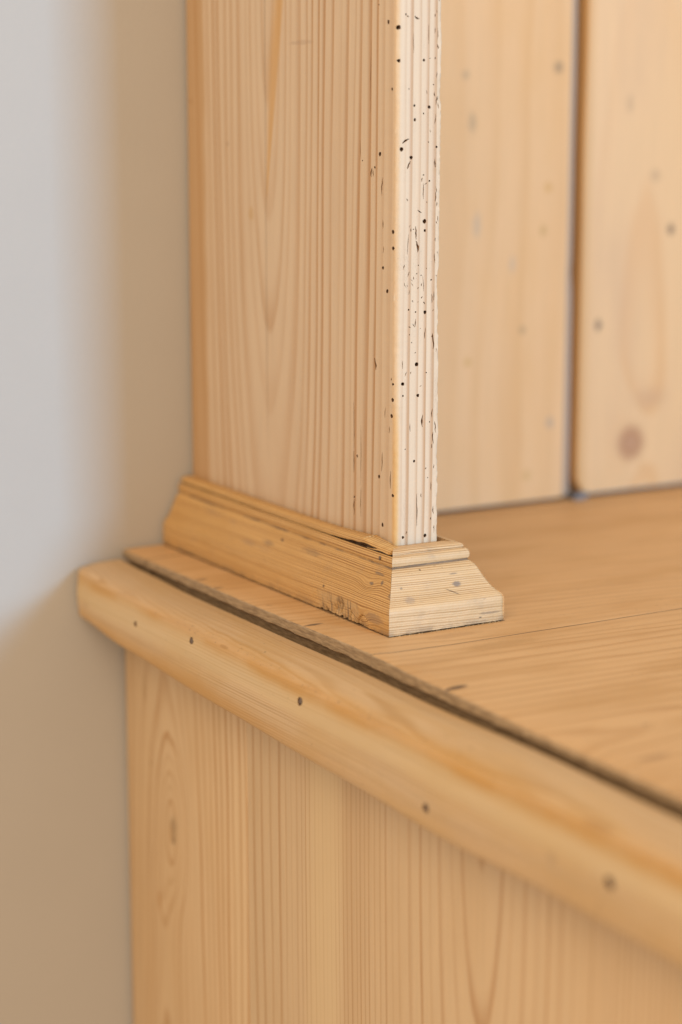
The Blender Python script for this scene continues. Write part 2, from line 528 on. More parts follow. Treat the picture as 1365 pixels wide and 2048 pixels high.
BE, BL = (0.70, 0.438, 0.230), (0.60, 0.335, 0.145)
M_BACK_L = wood('pine_back_left', lambda g: g.x / 26.0 + g.y / 5.0, 2, BE, BL, 0.35, warp=(0.7, 0.1), wscale=(40., 300.), fibre=0.075,
                blotch=((0.67, 0.395, 0.18), 0.55, 34.), post=back_post_l, bump=0.00005,
                spots=[((x, 219.5, z), (rx, 8, rz), col, a, dict(wob=0.4, soft=(0.2, 1.0))) for x, z, rx, rz, col, a in (
                    (259.8, 284.4, 5.5, 6, (0.27, 0.19, 0.12), 0.7), (193.3, 249.8, 4.5, 10, (0.36, 0.26, 0.16), 0.55), (188., 278.9, 4, 5, (0.36, 0.26, 0.16), 0.5),
                    (234.7, 117., 4, 4.5, (0.31, 0.21, 0.12), 0.55), (253.4, 208.4, 4.5, 5, (0.53, 0.28, 0.08), 0.55), (250., 181., 4, 6, (0.42, 0.25, 0.09), 0.55),
                    (258.4, 54.2, 5, 6, (0.36, 0.29, 0.23), 0.6), (198., 185.8, 4.5, 12, (0.42, 0.34, 0.26), 0.5), (191.8, 98.3, 4, 5, (0.50, 0.28, 0.08), 0.5),
                    (240., 20., 6, 6, (0.5, 0.3, 0.1), 0.4), (226., 160., 4, 8, (0.42, 0.35, 0.28), 0.4))])
M_BACK_R = wood('pine_back_right', lambda g: g.m('SQRT', (g.x - 335.) * (g.x - 335.) + (g.z - 30.) * (g.z - 30.) * 0.02) / 20.0 + g.y / 5.0, 2, (0.655, 0.425, 0.222), BL, 0.42,
                warp=(0.5, 0.1), wscale=(40., 300.), fibre=0.075, blotch=((0.58, 0.37, 0.205), 0.5, 40.), bump=0.00005,
                knots=[((326.4, 218., 35.2), (20., 20., 34.), 1.5)],
                spots=[((326.4, 218., 35.2), (16., 9, 17.), (0.34, 0.16, 0.075), 0.8, dict(wob=0.15, soft=(0.35, 1.0))),
                       ((326.4, 218., 35.2), (7, 9, 7), (0.46, 0.27, 0.16), 0.45, dict(wob=0.3, soft=(0.1, 1.0))),
                       ((355.5, 218., 179.), (4.4, 8, 6), (0.16, 0.10, 0.06), 0.85, dict(wob=0.3, soft=(0.2, 1.0))),
                       ((296., 218., 117.), (4., 8, 6), (0.16, 0.10, 0.06), 0.85, dict(wob=0.3, soft=(0.2, 1.0))),
                       ((341., 218., 215.), (6., 8, 6), (0.42, 0.27, 0.15), 0.5), ((318., 218., 262.), (4., 8, 8), (0.42, 0.27, 0.15), 0.45),
                       ((342., 218., 65.), (22., 8, 12.), (0.46, 0.28, 0.16), 0.45, dict(soft=(0.0, 1.0)))],
                post=lambda g, c, ht: (g.mix((1.0 - g.ss(283., 291., g.x)) * 0.55, c, (0.52, 0.28, 0.085)), ht))

M_HOLE = plain('worm_dust', (0.12, 0.060, 0.030), 0.9)
M_SLIT = plain('worm_channel', (0.26, 0.145, 0.07), 0.9)
M_NAIL = plain('rusty_iron', (0.17, 0.125, 0.095), 0.6, 0.3, 0.6, 1.2)
M_SHIM = plain('dull_metal_shim', (0.22, 0.22, 0.235), 0.5, 0.5, 0.2)
M_DUST = plain('wood_crumbs', (0.50, 0.35, 0.18), 0.9)


# ------------------------------------------------------------------ object helpers
def empty(name, loc, label, cat):
    o = bpy.data.objects.new(name, None)
    COL.objects.link(o)
    o.location = loc
    o.empty_display_size = 0.05
    o['label'] = label
    o['category'] = cat
    return o


def root_of(p):
    off = Vector((0, 0, 0))
    while p is not None:
        off += p.location
        p = p.parent
    return off


def link(name, me, mat, parent):
    o = bpy.data.objects.new(name, me)
    COL.objects.link(o)
    if mat and not me.materials:
        me.materials.append(mat)
    if parent:
        o.parent = parent
        me.transform(Matrix.Translation(-root_of(parent)))
    return o


def mesh_from(name, verts, faces, smooth=True, angle=35):
    me = bpy.data.meshes.new(name)
    me.from_pydata([tuple(v) for v in verts], [], faces)
    bm = bmesh.new()
    bm.from_mesh(me)
    bmesh.ops.recalc_face_normals(bm, faces=bm.faces)
    bm.to_mesh(me)
    bm.free()
    if smooth:
        finish(me, angle)
    return me


def finish(me, angle=35):
    for p in me.polygons:
        p.use_smooth = True
    me.set_sharp_from_angle(angle=math.radians(angle))


def loft(rings, caps=True):
    n = len(rings[0])
    V = [p for r in rings for p in r]
    F = []
    for i in range(len(rings) - 1):
        for j in range(n):
            a, b = i * n + j, i * n + (j + 1) % n
            F.append((a, b, b + n, a + n))
    if caps:
        F.append(tuple(range(n - 1, -1, -1)))
        F.append(tuple((len(rings) - 1) * n + j for j in range(n)))
    return V, F


def interp(tab, x):
    if x <= tab[0][0]:
        return tab[0][1]
    for (a, va), (b, vb) in zip(tab, tab[1:]):
        if x <= b:
            k = (x - a) / (b - a)
            k = k * k * (3 - 2 * k)
            return va + (vb - va) * k
    return tab[-1][1]


def nz(x, y=0.0, z=0.0):
    return mn.noise(Vector((x, y, z)))


def cut(me, cutters, cut_mat, n_first=None):
    """carve holes: exact boolean, evaluated and baked"""
    V, F = [], []
    for cv, cf in cutters:
        b = len(V)
        V += cv
        F += [tuple(i + b for i in f) for f in cf]
    cm = mesh_from('cutter', V, F, False)
    cm.materials.append(cut_mat)
    if n_first is not None:
        cm.materials.append(M_SLIT)
        nf = sum(len(cf) for cv, cf in cutters[:n_first])
        for i, p in enumerate(cm.polygons):
            if i >= nf:
                p.material_index = 1
    a = bpy.data.objects.new('tmp_a', me)
    b = bpy.data.objects.new('tmp_b', cm)
    COL.objects.link(a)
    COL.objects.link(b)
    md = a.modifiers.new('cut', 'BOOLEAN')
    md.operation = 'DIFFERENCE'
    md.solver = 'EXACT'
    md.object = b
    md.use_self = True
    md.material_mode = 'TRANSFER'
    dg = bpy.context.evaluated_depsgraph_get()
    dg.update()
    out = bpy.data.meshes.new_from_object(a.evaluated_get(dg))
    bpy.data.objects.remove(a, do_unlink=True)
    bpy.data.objects.remove(b, do_unlink=True)
    return out


def hole(c, n, u, v, ru, rv, depth, seg=9, rise=0.003):
    """irregular round cutter along -n starting above the surface"""
    ang0 = random.random() * 6
    tilt = Vector((random.uniform(-.15, .15), random.uniform(-.15, .15), random.uniform(-.15, .15)))
    rim = []
    for k in range(seg):
        a = ang0 + k * 2 * math.pi / seg
        s = random.uniform(0.82, 1.15)
        rim.append(u * (math.cos(a) * ru * s) + v * (math.sin(a) * rv * s))
    r0 = [c + n * rise + p for p in rim]
    r1 = [c + p for p in rim]
    r2 = [c - (n + tilt) * depth + p * 0.85 for p in rim]
    return loft([r0, r1, r2])


def slit(a, b, n, w, depth, rise=0.002):
    """tapering crack cutter from a to b"""
    d = (b - a)
    L = d.length
    d = d / L
    s = n.cross(d)
    k = 7
    ph = random.uniform(0, 6)
    pts = []
    for i in range(k):
        t = i / (k - 1)
        ww = w * 0.5 * (0.25 + 1.0 * math.sin(math.pi * min(0.97, max(0.03, t)))) * random.uniform(0.75, 1.25)
        off = s * (random.uniform(-1, 1) * w * 0.3 + math.sin(ph + t * 5) * min(w * 0.35, L * 0.05))
        pts.append((a + d * (L * t) + off, ww))
    loop = [p + s * ww for p, ww in pts] + [p - s * ww for p, ww in reversed(pts)]
    loop_b = [p + s * ww * 0.4 for p, ww in pts] + [p - s * ww * 0.4 for p, ww in reversed(pts)]
    r0 = [p + n * rise for p in loop]
    r1 = list(loop)
    r2 = [p - n * depth for p in loop_b]
    return loft([r0, r1, r2])


# ------------------------------------------------------------------ the wall behind
wv = [(-3, WALL_Y, -1.2), (3, WALL_Y, -1.2), (3, WALL_Y, 2.2), (-3, WALL_Y, 2.2),
      (-3, WALL_Y + .1, -1.2), (3, WALL_Y + .1, -1.2), (3, WALL_Y + .1, 2.2), (-3, WALL_Y + .1, 2.2)]
wall = link('wall', mesh_from('wall', wv, [(0, 1, 2, 3), (4, 7, 6, 5), (0, 4, 5, 1), (1, 5, 6, 2), (2, 6, 7, 3), (3, 7, 4, 0)], False), M_WALL, None)
wall['kind'] = 'structure'
wall['label'] = 'plain off-white painted wall behind the pine cupboard'

# ------------------------------------------------------------------ base cupboard
cup = empty('pine_cupboard', (0.25, -0.06, -0.85), 'waxed yellow pine base cupboard with a nailed strip under its plank top', 'cupboard')


def board_box(name, x0, x1, y0, y1, z0, z1, r, mat, parent, label=None):
    """plank with eased long edges, the edges run along Z"""
    sec = []
    for cx, cy, a0 in ((x1 - r, y1 - r, 0), (x0 + r, y1 - r, 90), (x0 + r, y0 + r, 180), (x1 - r, y0 + r, 270)):
        for k in range(4):
            a = math.radians(a0 + k * 30)
            sec.append((cx + r * math.cos(a), cy + r * math.sin(a)))
    rings = [[(x, y, z) for x, y in sec] for z in (z0, z1)]
    V, F = loft(rings)
    o = link(name, mesh_from(name, V, F), mat, parent)
    if label:
        o['label'] = label
    return o


board_box('side_board', -E_, -E_ + 0.02, 0.0730, D, -0.83, -0.0235, 0.0008, M_SIDE_A, cup, 'rear side board with a swirled knot, next to the wall')
board_box('side_board', -E_ - 0.0003, -E_ + 0.02, FRONT + 0.02, 0.0724, -0.83, -0.0235, 0.0010, M_SIDE_B, cup, 'straight-grained side board with a pale stripe')

board_box('front_board', -E_ + 0.0205, RIGHT, FRONT + 0.021, FRONT + 0.041, -0.83, -0.0235, 0.0008, M_SIDE_B, cup)

# top planks (grain along X); sawn ends over the strip are slightly uneven
END = [(-0.37, -0.0482), (-0.19, -0.0480), (-0.111, -0.0470), (-0.0545, -0.0458), (-0.0535, -0.0452), (0.038, -0.0462), (0.127, -0.0474), (0.197, -0.0482), (0.1985, -0.0488), (0.2302, -0.0488)]
# the planks are a little cupped where they end over the side
CUP = [(-0.37, -0.0016), (-0.20, -0.0015), (-0.111, 0.0002), (-0.056, 0.0013), (-0.0535, 0.0015), (0.035, 0.0006), (0.127, 0.0), (0.2, -0.0006), (0.23, -0.0004)]


def top_board(y0, y1, mat, seed, label):
    ys = [y0, y0 + 0.0002, y0 + 0.0006]
    n = max(3, int((y1 - y0) / 0.002))
    ys += [y0 + 0.0006 + (y1 - y0 - 0.0012) * i / n for i in range(1, n + 1)]
    ys += [y1 - 0.0002, y1]
    rings = []
    for i, y in enumerate(ys):
        k = min(i, len(ys) - 1 - i)
        dz = (0.00025, 0.00006, 0.0)[min(k, 2)]
        j = nz(y * 300, seed) * 0.00035 + nz(y * 60, seed + 3) * 0.0005
        xe = max(interp(END, y) - 0.0008 + j, -0.0473 + j * 0.5)
        rr = 0.0009 + 0.0007 * abs(nz(y * 140, seed + 9))
        zt = -dz
        cz = interp(CUP, y)
        sec = [(RIGHT, -TOP_T), (RIGHT, zt), (0.3, zt), (0.1, zt), (0.0, zt), (xe + 0.012, zt + cz * 0.45), (xe + rr * 1.6, zt - 0.0001 + cz), (xe + rr * 0.5, zt - rr * 0.35 + cz),
               (xe, zt - rr + cz), (xe - nz(y * 500, 5) * 0.0003, -0.0048 - 0.0008 * nz(y * 90, 2)), (xe + 0.0020 + nz(y * 400, 8) * 0.0004, -0.0060 - 0.0008 * nz(y * 90, 2)), (xe + 0.0036, -0.0085), (xe + 0.0042, -TOP_T)]
        rings.append([(a, y, b) for a, b in sec])
    V, F = loft(rings)
    o = link('top_board', mesh_from('top_board', V, F), mat, cup)
    o['label'] = label
    return o


top_board(0.1985, D, M_TOP_REAR, 1.3, 'narrow rear plank of the top against the wall')
top_board(YJ + 0.00022, 0.1982, M_TOP_MID, 2.7, 'middle plank of the top, under the plinth moulding')
top_board(FRONT, YJ - 0.00022, M_TOP_FRONT, 4.9, 'front plank of the top with a dark scar at its sawn end')

# edge strip nailed along the side, slightly bowed and wider towards the front
ZT = [(-0.37, -0.0078), (-0.28, -0.0074), (-0.20, -0.0066), (-0.12, -0.0076), (-0.05, -0.0070), (0.03, -0.0076), (0.125, -0.0080), (0.2, -0.0066), (0.23, -0.0054)]
ZA = [(-0.37, -0.0122), (-0.24, -0.0122), (-0.17, -0.0140), (-0.1, -0.0132), (-0.04, -0.0122), (0.1, -0.0114), (0.16, -0.0104), (0.23, -0.0090)]
ZB = [(-0.37, -0.0484), (-0.24, -0.0493), (-0.163, -0.0508), (-0.0695, -0.0488), (0.043, -0.0467), (0.161, -0.0429), (0.23, -0.0380)]
rings = []
ys = [FRONT - 0.004 + (D + 0.0 - FRONT + 0.004) * i / 240 for i in range(241)]
ys = [y for y in ys if y < D - 0.0045] + [D - 0.0045, D - 0.0030, D - 0.0017, D - 0.0008, D - 0.0002, D]
xi, xo = -E_ - 0.0004, -E_ - STRIP
for y in ys:
    ed = max(0.0, y - (D - 0.0045)) / 0.0045
    sh = 0.0020 * (1 - math.sqrt(max(0.0, 1 - ed * ed)))
    zt, za, zb = interp(ZT, y), interp(ZA, y), interp(ZB, y)
    w = nz(y * 14, 3.3) * 0.0006
    xo_ = xo + w + sh
    za += nz(y * 55, 7.7) * 0.0003
    zt_, zb_ = zt - sh * 0.8, zb + sh * 0.8
    gw = interp([(-0.37, 0.0032), (-0.27, 0.0026), (-0.12, 0.0019), (0.23, 0.0016)], y)
    sec = [(xi, zb_ + 0.001), (xi, zt_ - 0.011), (xi - gw, zt_ - 0.0008), (xi - gw - 0.001, zt_), (xi - 0.010, zt_ - 0.0001), (xi - 0.017, zt_ - 0.0005), (xo_ + 0.0058, za + 0.0012)]
    for k in range(1, 6):        # rounded arris
        a = math.radians(90 + k * 18)
        sec.append((xo_ + 0.0040 + 0.0036 * math.cos(a), za - 0.0030 + 0.0038 * math.sin(a)))
    m0, m1 = za - 0.0060, zb_ + 0.005
    for k in range(5):
        t = k / 4
        sec.append((xo_ + 0.0003 - 0.0009 * math.sin(math.pi * t), m0 + (m1 - m0) * t))
    for k in range(1, 6):
        a = math.radians(180 + k * 18)
        sec.append((xo_ + 0.0034 + 0.0034 * math.cos(a), zb_ + 0.0034 + 0.0034 * math.sin(a)))
    sec.append((xo_ + 0.012, zb_ + 0.0001))
    rings.append([(a, y, b) for a, b in sec])
V, F = loft(rings)
sm = mesh_from('edge_strip', V, F)
sm.materials.append(M_STRIP)
NAILS = [(144.8, -23.5, 1.7), (76.1, -17.5, 2.2), (-41.1, -20.5, 2.3), (-152.4, -39.5, 2.2), (-279.8, -29.7, 2.4)]
X_, Y_, Z_ = Vector((1, 0, 0)), Vector((0, 1, 0)), Vector((0, 0, 1))
cuts = [hole(Vector((xo - 0.0002, y * MM, z * MM)), -X_, Y_, Z_, r * 1.1 * MM, r * 1.0 * MM, 0.0012, 11) for y, z, r in NAILS]
sm = cut(sm, cuts, M_HOLE)
finish(sm, 32)
strip = link('edge_strip', sm, M_STRIP, cup)
strip['label'] = 'rounded edge strip with amber arris, nailed along the side'
for y, z, r in NAILS:
    c = Vector((xo + 0.0006, y * MM, z * MM))
    rim = []
    for k in range(10):
        a = k * math.pi / 5
        s = random.uniform(0.6, 0.95)
        rim.append(Vector((0, math.cos(a) * r * s * MM, math.sin(a) * r * s * 0.9 * MM)))
    V, F = loft([[c + q for q in rim], [c + Vector((-0.0004, 0, 0)) + q * 0.8 for q in rim], [c + Vector((-0.0006, 0, 0)) + q * 0.3 for q in rim]])
    link('nail', mesh_from('nail', V, F), M_NAIL, strip)

# ------------------------------------------------------------------ upper rack standing on the cupboard
rack = empty('pine_shelf_unit', (0.3, 0.115, 0.0), 'pale pine shelf unit with wormholed upright standing on the cupboard top', 'shelf unit')

# upright: worn corners, chipped right arris, worm holes bored into it
rings = []
NZ = 430
for i in range(NZ + 1):
    z = 0.001 + 0.429 * i / NZ
    rl = 0.0024 + 0.0008 * nz(z * 25, 1.1) + 0.0006 * abs(nz(z * 160, 2.2))
    chip = max(0.0, nz(z * 70, 4.4) - 0.15) * 0.0022 + max(0.0, nz(z * 330, 6.1) - 0.2) * 0.0016
    big = 0.0010 * math.exp(-((z - 0.17) / 0.006) ** 2) + 0.0012 * (z < 0.178) * (z > 0.145) * 0.6
    rr = 0.0011 + 0.0005 * nz(z * 120, 8.8) + chip
    xr = T - big * 0.6 + nz(z * 9, 3.9) * 0.0005
    y0 = nz(z * 8, 9.2) * 0.0002
    x0 = nz(z * 7, 5.2) * 0.0002
    sec = [(x0, D), (x0, D * .75), (x0, D * .5), (x0, D * .25), (x0, 0.02), (x0, y0 + rl + 0.0008)]
    for k in range(1, 5):
        a = math.radians(180 + k * 90 / 5)
        jag = 0.00025 * nz(z * 420, k * 3.3)
        sec.append((x0 + rl + (rl + jag) * math.cos(a), y0 + rl + (rl + jag) * math.sin(a)))
    sec += [(x0 + rl + 0.0006, y0), (0.009, y0), (0.015, y0), (0.02, y0), (xr - rr - 0.0005, y0)]
    for k in range(1, 4):
        a = math.radians(270 + k * 90 / 4)
        jag = 0.0004 * nz(z * 380, k * 7.3 + 20)
        sec.append((xr - rr + (rr + jag) * math.cos(a), y0 + rr + (rr + jag) * math.sin(a)))
    sec += [(xr, y0 + rr + 0.0006), (xr, 0.03), (xr, 0.1), (xr, D)]
    rings.append([(a, b, z) for a, b in sec])
V, F = loft(rings)
um = mesh_from('upright', V, F)
um.materials.append(M_UPRIGHT)

FH = [(5.06, 301.33, 0.42), (15.61, 279.74, 0.59), (10.29, 258.16, 0.51), (18.9, 257.49, 0.67), (10.52, 251.28, 0.59), (3.0, 237.09, 0.84), (8.55, 233.09, 0.76), (15.89, 224.56, 0.34), (19.36, 221.66, 0.42), (16.71, 201.85, 0.93), (16.92, 197.38, 0.59), (18.65, 240.53, 0.25), (20.9, 172.89, 0.34), (1.4, 279.39, 0.67), (1.2, 295.1, 0.93), (23.32, 238.16, 0.51), (15.6, 254.31, 0.34), (7.72, 158.49, 0.39), (11.84, 157.21, 0.39), (17.36, 156.81, 0.79), (12.64, 130.98, 0.87), (18.48, 126.4, 0.31), (4.52, 121.57, 0.79), (4.65, 115.49, 0.47), (13.51, 115.16, 0.71), (11.59, 81.74, 0.55), (19.75, 72.56, 0.24), (5.17, 43.03, 0.63), (18.4, 42.61, 0.79),
      (21.3, 268.2, 0.3), (7.1, 266.0, 0.25), (13.3, 180.3, 0.28), (9.6, 142.0, 0.26), (20.6, 101.2, 0.3), (6.2, 88.3, 0.25)]
SH = [(7.92, 297.89, 0.78), (15.35, 234.65, 0.88), (4.25, 265.98, 0.59), (20.04, 228.05, 0.49), (32.07, 231.15, 0.29), (2.6, 197.06, 0.78), (2.4, 189.01, 0.78), (12.01, 178.81, 0.68), (7.75, 167.53, 0.78), (16.69, 306.46, 0.29), (2.2, 121.45, 0.55), (2.4, 113.5, 0.73), (3.2, 105.16, 0.82), (36.86, 80.06, 0.55), (39.71, 58.06, 0.5), (15.07, 72.59, 0.73), (2.0, 64.77, 0.64), (11.55, 48.06, 0.82)]
FS = [(10.1, 300.43, 12.64, 299.25, 0.66), (3.23, 240.26, 7.45, 242.14, 0.66), (8.0, 231.4, 6.46, 227.52, 0.59), (15.75, 220.64, 16.0, 212.63, 0.29), (12.44, 207.4, 15.03, 206.2, 0.44), (11.3, 199.61, 12.05, 193.0, 0.59), (12.05, 192.5, 13.22, 186.81, 0.81), (9.58, 292.96, 9.51, 283.0, 0.26), (18.07, 296.96, 18.36, 287.5, 0.26), (23.6, 295.36, 23.5, 289.79, 0.26), (23.2, 216.22, 23.1, 211.55, 0.37), (7.39, 195.77, 6.78, 185.72, 0.26), (15.92, 175.27, 16.52, 167.24, 0.2), (22.71, 253.97, 22.34, 249.02, 0.29), (11.79, 153.73, 11.82, 149.97, 0.34), (17.68, 149.12, 17.25, 143.51, 0.3), (16.3, 105.15, 16.12, 98.88, 0.65), (22.6, 95.91, 23.0, 89.53, 0.41), (13.54, 65.0, 13.36, 47.99, 0.36), (7.37, 46.0, 6.98, 44.26, 0.34), (21.26, 165.92, 21.64, 161.2, 0.34), (22.12, 146.0, 22.6, 138.04, 0.6), (4.28, 133.27, 4.23, 129.16, 0.27), (8.82, 101.19, 9.01, 96.99, 0.25),
      (22.8, 186.0, 23.0, 181.0, 0.3), (22.5, 232.5, 22.6, 228.0, 0.4), (23.0, 262.5, 23.1, 258.5, 0.4), (5.2, 181.0, 4.4, 178.4, 0.3), (8.2, 177.5, 7.0, 175.0, 0.3), (5.0, 172.0, 5.8, 169.6, 0.25), (8.4, 168.2, 7.6, 166.0, 0.25)]
SS = [(23.12, 227.85, 23.66, 223.15, 0.73), (21.6, 227.0, 21.83, 223.55, 0.61), (12.91, 223.4, 13.4, 214.43, 0.61), (24.18, 290.13, 24.25, 254.58, 0.33), (12.2, 202.61, 12.16, 198.29, 0.49), (11.4, 189.65, 11.65, 186.01, 0.37), (34.25, 241.05, 33.78, 232.36, 0.3), (19.2, 132.95, 18.4, 127.0, 1.1), (3.6, 124.5, 3.7, 123.0, 0.5), (40.39, 108.05, 40.05, 83.5, 0.34), (40.47, 82.6, 40.16, 70.69, 0.5), (39.75, 56.9, 40.25, 48.5, 0.75), (33.06, 96.84, 33.35, 65.24, 0.28), (33.21, 63.82, 33.29, 48.6, 0.4), (12.23, 85.52, 12.56, 75.6, 0.5), (4.0, 77.04, 4.2, 67.81, 0.5), (9.38, 109.01, 9.6, 103.4, 0.38), (5.11, 99.8, 5.6, 96.25, 0.38)]
cuts = []
for x, z, r in FH:
    r *= 1.2 * MM
    cuts.append(hole(Vector((x * MM, 0.0003 if x > 2 else 0.001, z * MM)), -Y_, X_, Z_, r, r * 1.05, 0.006 if r > 0.0004 else 0.003))
for y, z, r in SH:
    r *= 1.2 * MM
    cuts.append(hole(Vector((0.0003 if y > 2.7 else 0.0008, y * MM, z * MM)), -X_, Y_, Z_, r * 1.15, r * 1.15, 0.006 if r > 0.0004 else 0.003))
# the front edge is chewed along its right arris and round the middle: many short, shallow channels
rr_ = random.Random(21)
for k in range(70):
    if k < 34:
        x0, z0 = rr_.uniform(21.6, 24.4), rr_.uniform(45, 315)
        dx, dz = rr_.uniform(-.5, .5), -rr_.uniform(1.0, 4.5)
    else:
        x0, z0 = rr_.uniform(3.5, 21), rr_.gauss(174, 16) if k < 56 else rr_.uniform(60, 310)
        dx, dz = rr_.uniform(-1.3, 1.3), rr_.uniform(-2.2, 1.0)
    FS.append((x0, z0, x0 + dx, z0 + dz, rr_.uniform(0.18, 0.42)))
for x0, z0, x1, z1, w in FS:
    cuts.append(slit(Vector((x0 * MM, 0.0004, z0 * MM)), Vector((x1 * MM, 0.0004, z1 * MM)), -Y_, w * 1.15 * MM, rr_.uniform(0.0008, 0.0022)))
for y0, z0, y1, z1, w in SS:
    cuts.append(slit(Vector((0.0004, y0 * MM, z0 * MM)), Vector((0.0004, y1 * MM, z1 * MM)), -X_, w * 1.2 * MM, 0.0022))
um = cut(um, cuts, M_HOLE, len(FH) + len(SH))
finish(um, 40)
upright = link('upright', um, M_UPRIGHT, rack)
upright['label'] = 'vertical side board with bleached front edge full of worm holes'

# plinth moulding round the foot of the upright: (share of projection, height mm)
PROF = [(0.10, 0.5), (0.55, 0.4), (0.97, 0.4), (1.0, 0.7)]
PROF += [(1.0 - 0.003 * (i / 16), 0.7 + 10.6 * i / 16) for i in range(1, 17)]
PROF += [(0.992, 12.6), (0.978, 13.6), (0.955, 14.4), (0.92, 15.2), (0.88, 16.0), (0.84, 17.0), (0.80, 18.2), (0.76, 19.7), (0.72, 21.4), (0.675, 23.4),
         (0.635, 25.4), (0.595, 27.3), (0.56, 28.6), (0.53, 29.3), (0.50, 29.9), (0.474, 30.4), (0.452, 30.8), (0.452, 31.2), (0.474, 31.7), (0.486, 32.7),
         (0.488, 33.8), (0.480, 34.9), (0.462, 35.8), (0.440, 36.3), (0.418, 36.5)]
LIP = [(0.380, 36.6), (0.376, 36.9), (0.398, 37.5), (0.388, 38.3), (0.355, 38.9), (0.31, 39.2), (0.24, 39.4), (0.10, 39.4)]
PF_FULL = PROF + LIP

# front return
rings = []
NX = 90
for i in range(NX + 1):
    s = i / NX
    ring = []
    for q, z in PF_FULL:
        xa, xb = -q * P + 0.00012, T + q * PR - 0.00008
        x = xa + (xb - xa) * s
        jit = 0.0003 * nz(x * 130, z * .15, 2.0) + 0.00012 * nz(x * 600, z * .6, 5.0)
        zz = z * MM + (0.0002 * nz(x * 220, 1.0) + 0.0002 * nz(x * 900, 3.0) if z < 1.0 else 0.0002 * nz(x * 160, 12.0) * (z > 30))
        # slightly bruised far corner
        cr = max(0.0, s - 0.965) / 0.035
        ring.append((x - 0.0004 * cr * cr, -q * PF + jit * (q > 0.15) + 0.0008 * cr * cr * (q > 0.9), zz))
    rings.append(ring)
V, F = loft(rings)
o = link('plinth_moulding', mesh_from('plinth_moulding', V, F, True, 28), M_MOULD_F, rack)
o['label'] = 'pale mitred front return of the plinth moulding'

# right return, mostly hidden behind the front one
rings = []
for i in range(31):
    s = i / 30
    ring = []
    for q, z in PF_FULL:
        q2 = max(q, 0.2)
        y0 = -q2 * PF + 0.0002
        y = y0 + (YB - 0.001 - y0) * s
        ring.append((T + q2 * PR, y, z * MM + 0.0001))
    rings.append(ring)
V, F = loft(rings)
o = link('plinth_moulding', mesh_from('plinth_moulding', V, F, True, 28), M_MOULD_F, rack)
o['label'] = 'inner return of the plinth moulding on the right of the upright'

# left run with the crumbled patch in its foot
ys = []
y = 0.0
while y < D:
    ys.append(y)
    y += 0.0004 if y < 0.075 else 0.003
ys.append(D)
rings = []
for yb in ys:
    ring = []
    for q, z in PROF:
        s = yb / D
        y0 = -q * PF - 0.00012
        y = y0 + (D - 0.0 - y0) * s
        x = -q * P
        ym = y * 1000
        jit = 0.0002 * nz(y * 60, z * .1, 2.0) + 0.00015 * nz(y * 400, z * .5, 5.0)
        zz = z * MM
        if q > 0.9 and z < 15:
            inr = min(1, max(0, (ym + 6) / 8)) * min(1, max(0, (45 - ym) / 6))
            hgt = 6.5 + 5 * nz(ym * 0.12, 4.0) + 4.0 * math.exp(-((ym - 18) / 5) ** 2)
            zone = inr * min(1, max(0, (hgt - z) / 4.0))
            pit = max(0, nz(ym * 0.16, z * 0.2, 1.0) + 0.2) * 0.0020 + max(0, nz(ym * 0.9, z * 0.45, 9.0)) * 0.0011
            slot = 0.0042 * math.exp(-((ym - 18.0 - 0.5 * math.sin(z * .6)) / 0.75) ** 2) * (z < 10.6)
            slot += 0.0030 * math.exp(-((ym - 9.3 - 0.4 * math.sin(z)) / 0.6) ** 2) * (z < 7.0)
            slot += 0.0014 * math.exp(-((ym - 24.6 - 0.1 * z) / 0.5) ** 2) * (z < 5.5)
            arc = math.hypot((ym + 3.5) / 5.2, (z + 0.2) / 6.2)
            crack = 0.0013 * math.exp(-((arc - 1) / 0.055) ** 2)
            jit += zone * pit + slot * (q > 0.95) + crack * (ym > -9) + (0.0004 if arc < 1 else 0)
            if z < 3.0:
                zz += inr * max(0, nz(ym * 0.35, 7.0) + 0.15) * 0.0022 * (1 - z / 4) + 0.0003 * abs(nz(ym * 2, 3))
        ring.append((x + jit * (q > 0.2), y, zz))
    rings.append(ring)
V, F = loft(rings)
mm_ = mesh_from('plinth_moulding', V, F, True, 28)
o = link('plinth_moulding', mm_, M_MOULD_L, rack)
o['label'] = 'long left run of the plinth moulding, crumbled at its foot near the corner'
left_run = o
# small nail in the bead
c = Vector((-0.0101, -0.0030, 0.0345))
rim = [Vector((0, math.cos(k * math.pi / 4) * 0.0007, math.sin(k * math.pi / 4) * 0.0011)) for k in range(8)]
V, F = loft([[c + q for q in rim], [c + Vector((-0.0006, 0, 0)) + q for q in rim], [c + Vector((-0.0008, 0, 0)) + q * .4 for q in rim]])
link('nail', mesh_from('nail', V, F), M_NAIL, left_run)

# top lip of the left run: split loose, lifted, and broken close to the corner
LIFT = [(-0.010, -0.0006), (-0.002, 0.0003), (0.006, 0.0016), (0.0135, 0.0027), (0.020, 0.0018), (0.040, 0.0008), (0.055, 0.0003), (0.078, 0.0), (0.23, 0.0004)]
OUT = [(-0.010, 0.0000), (0.004, 0.0006), (0.0135, 0.0016), (0.03, 0.0010), (0.07, 0.0003), (0.23, 0.0)]
LIP_L = [(0.06, 36.55), (0.20, 36.55), (0.385, 36.6), (0.395, 37.3), (0.39, 38.3), (0.365, 39.2), (0.31, 39.8), (0.20, 40.0), (0.05, 39.9)]


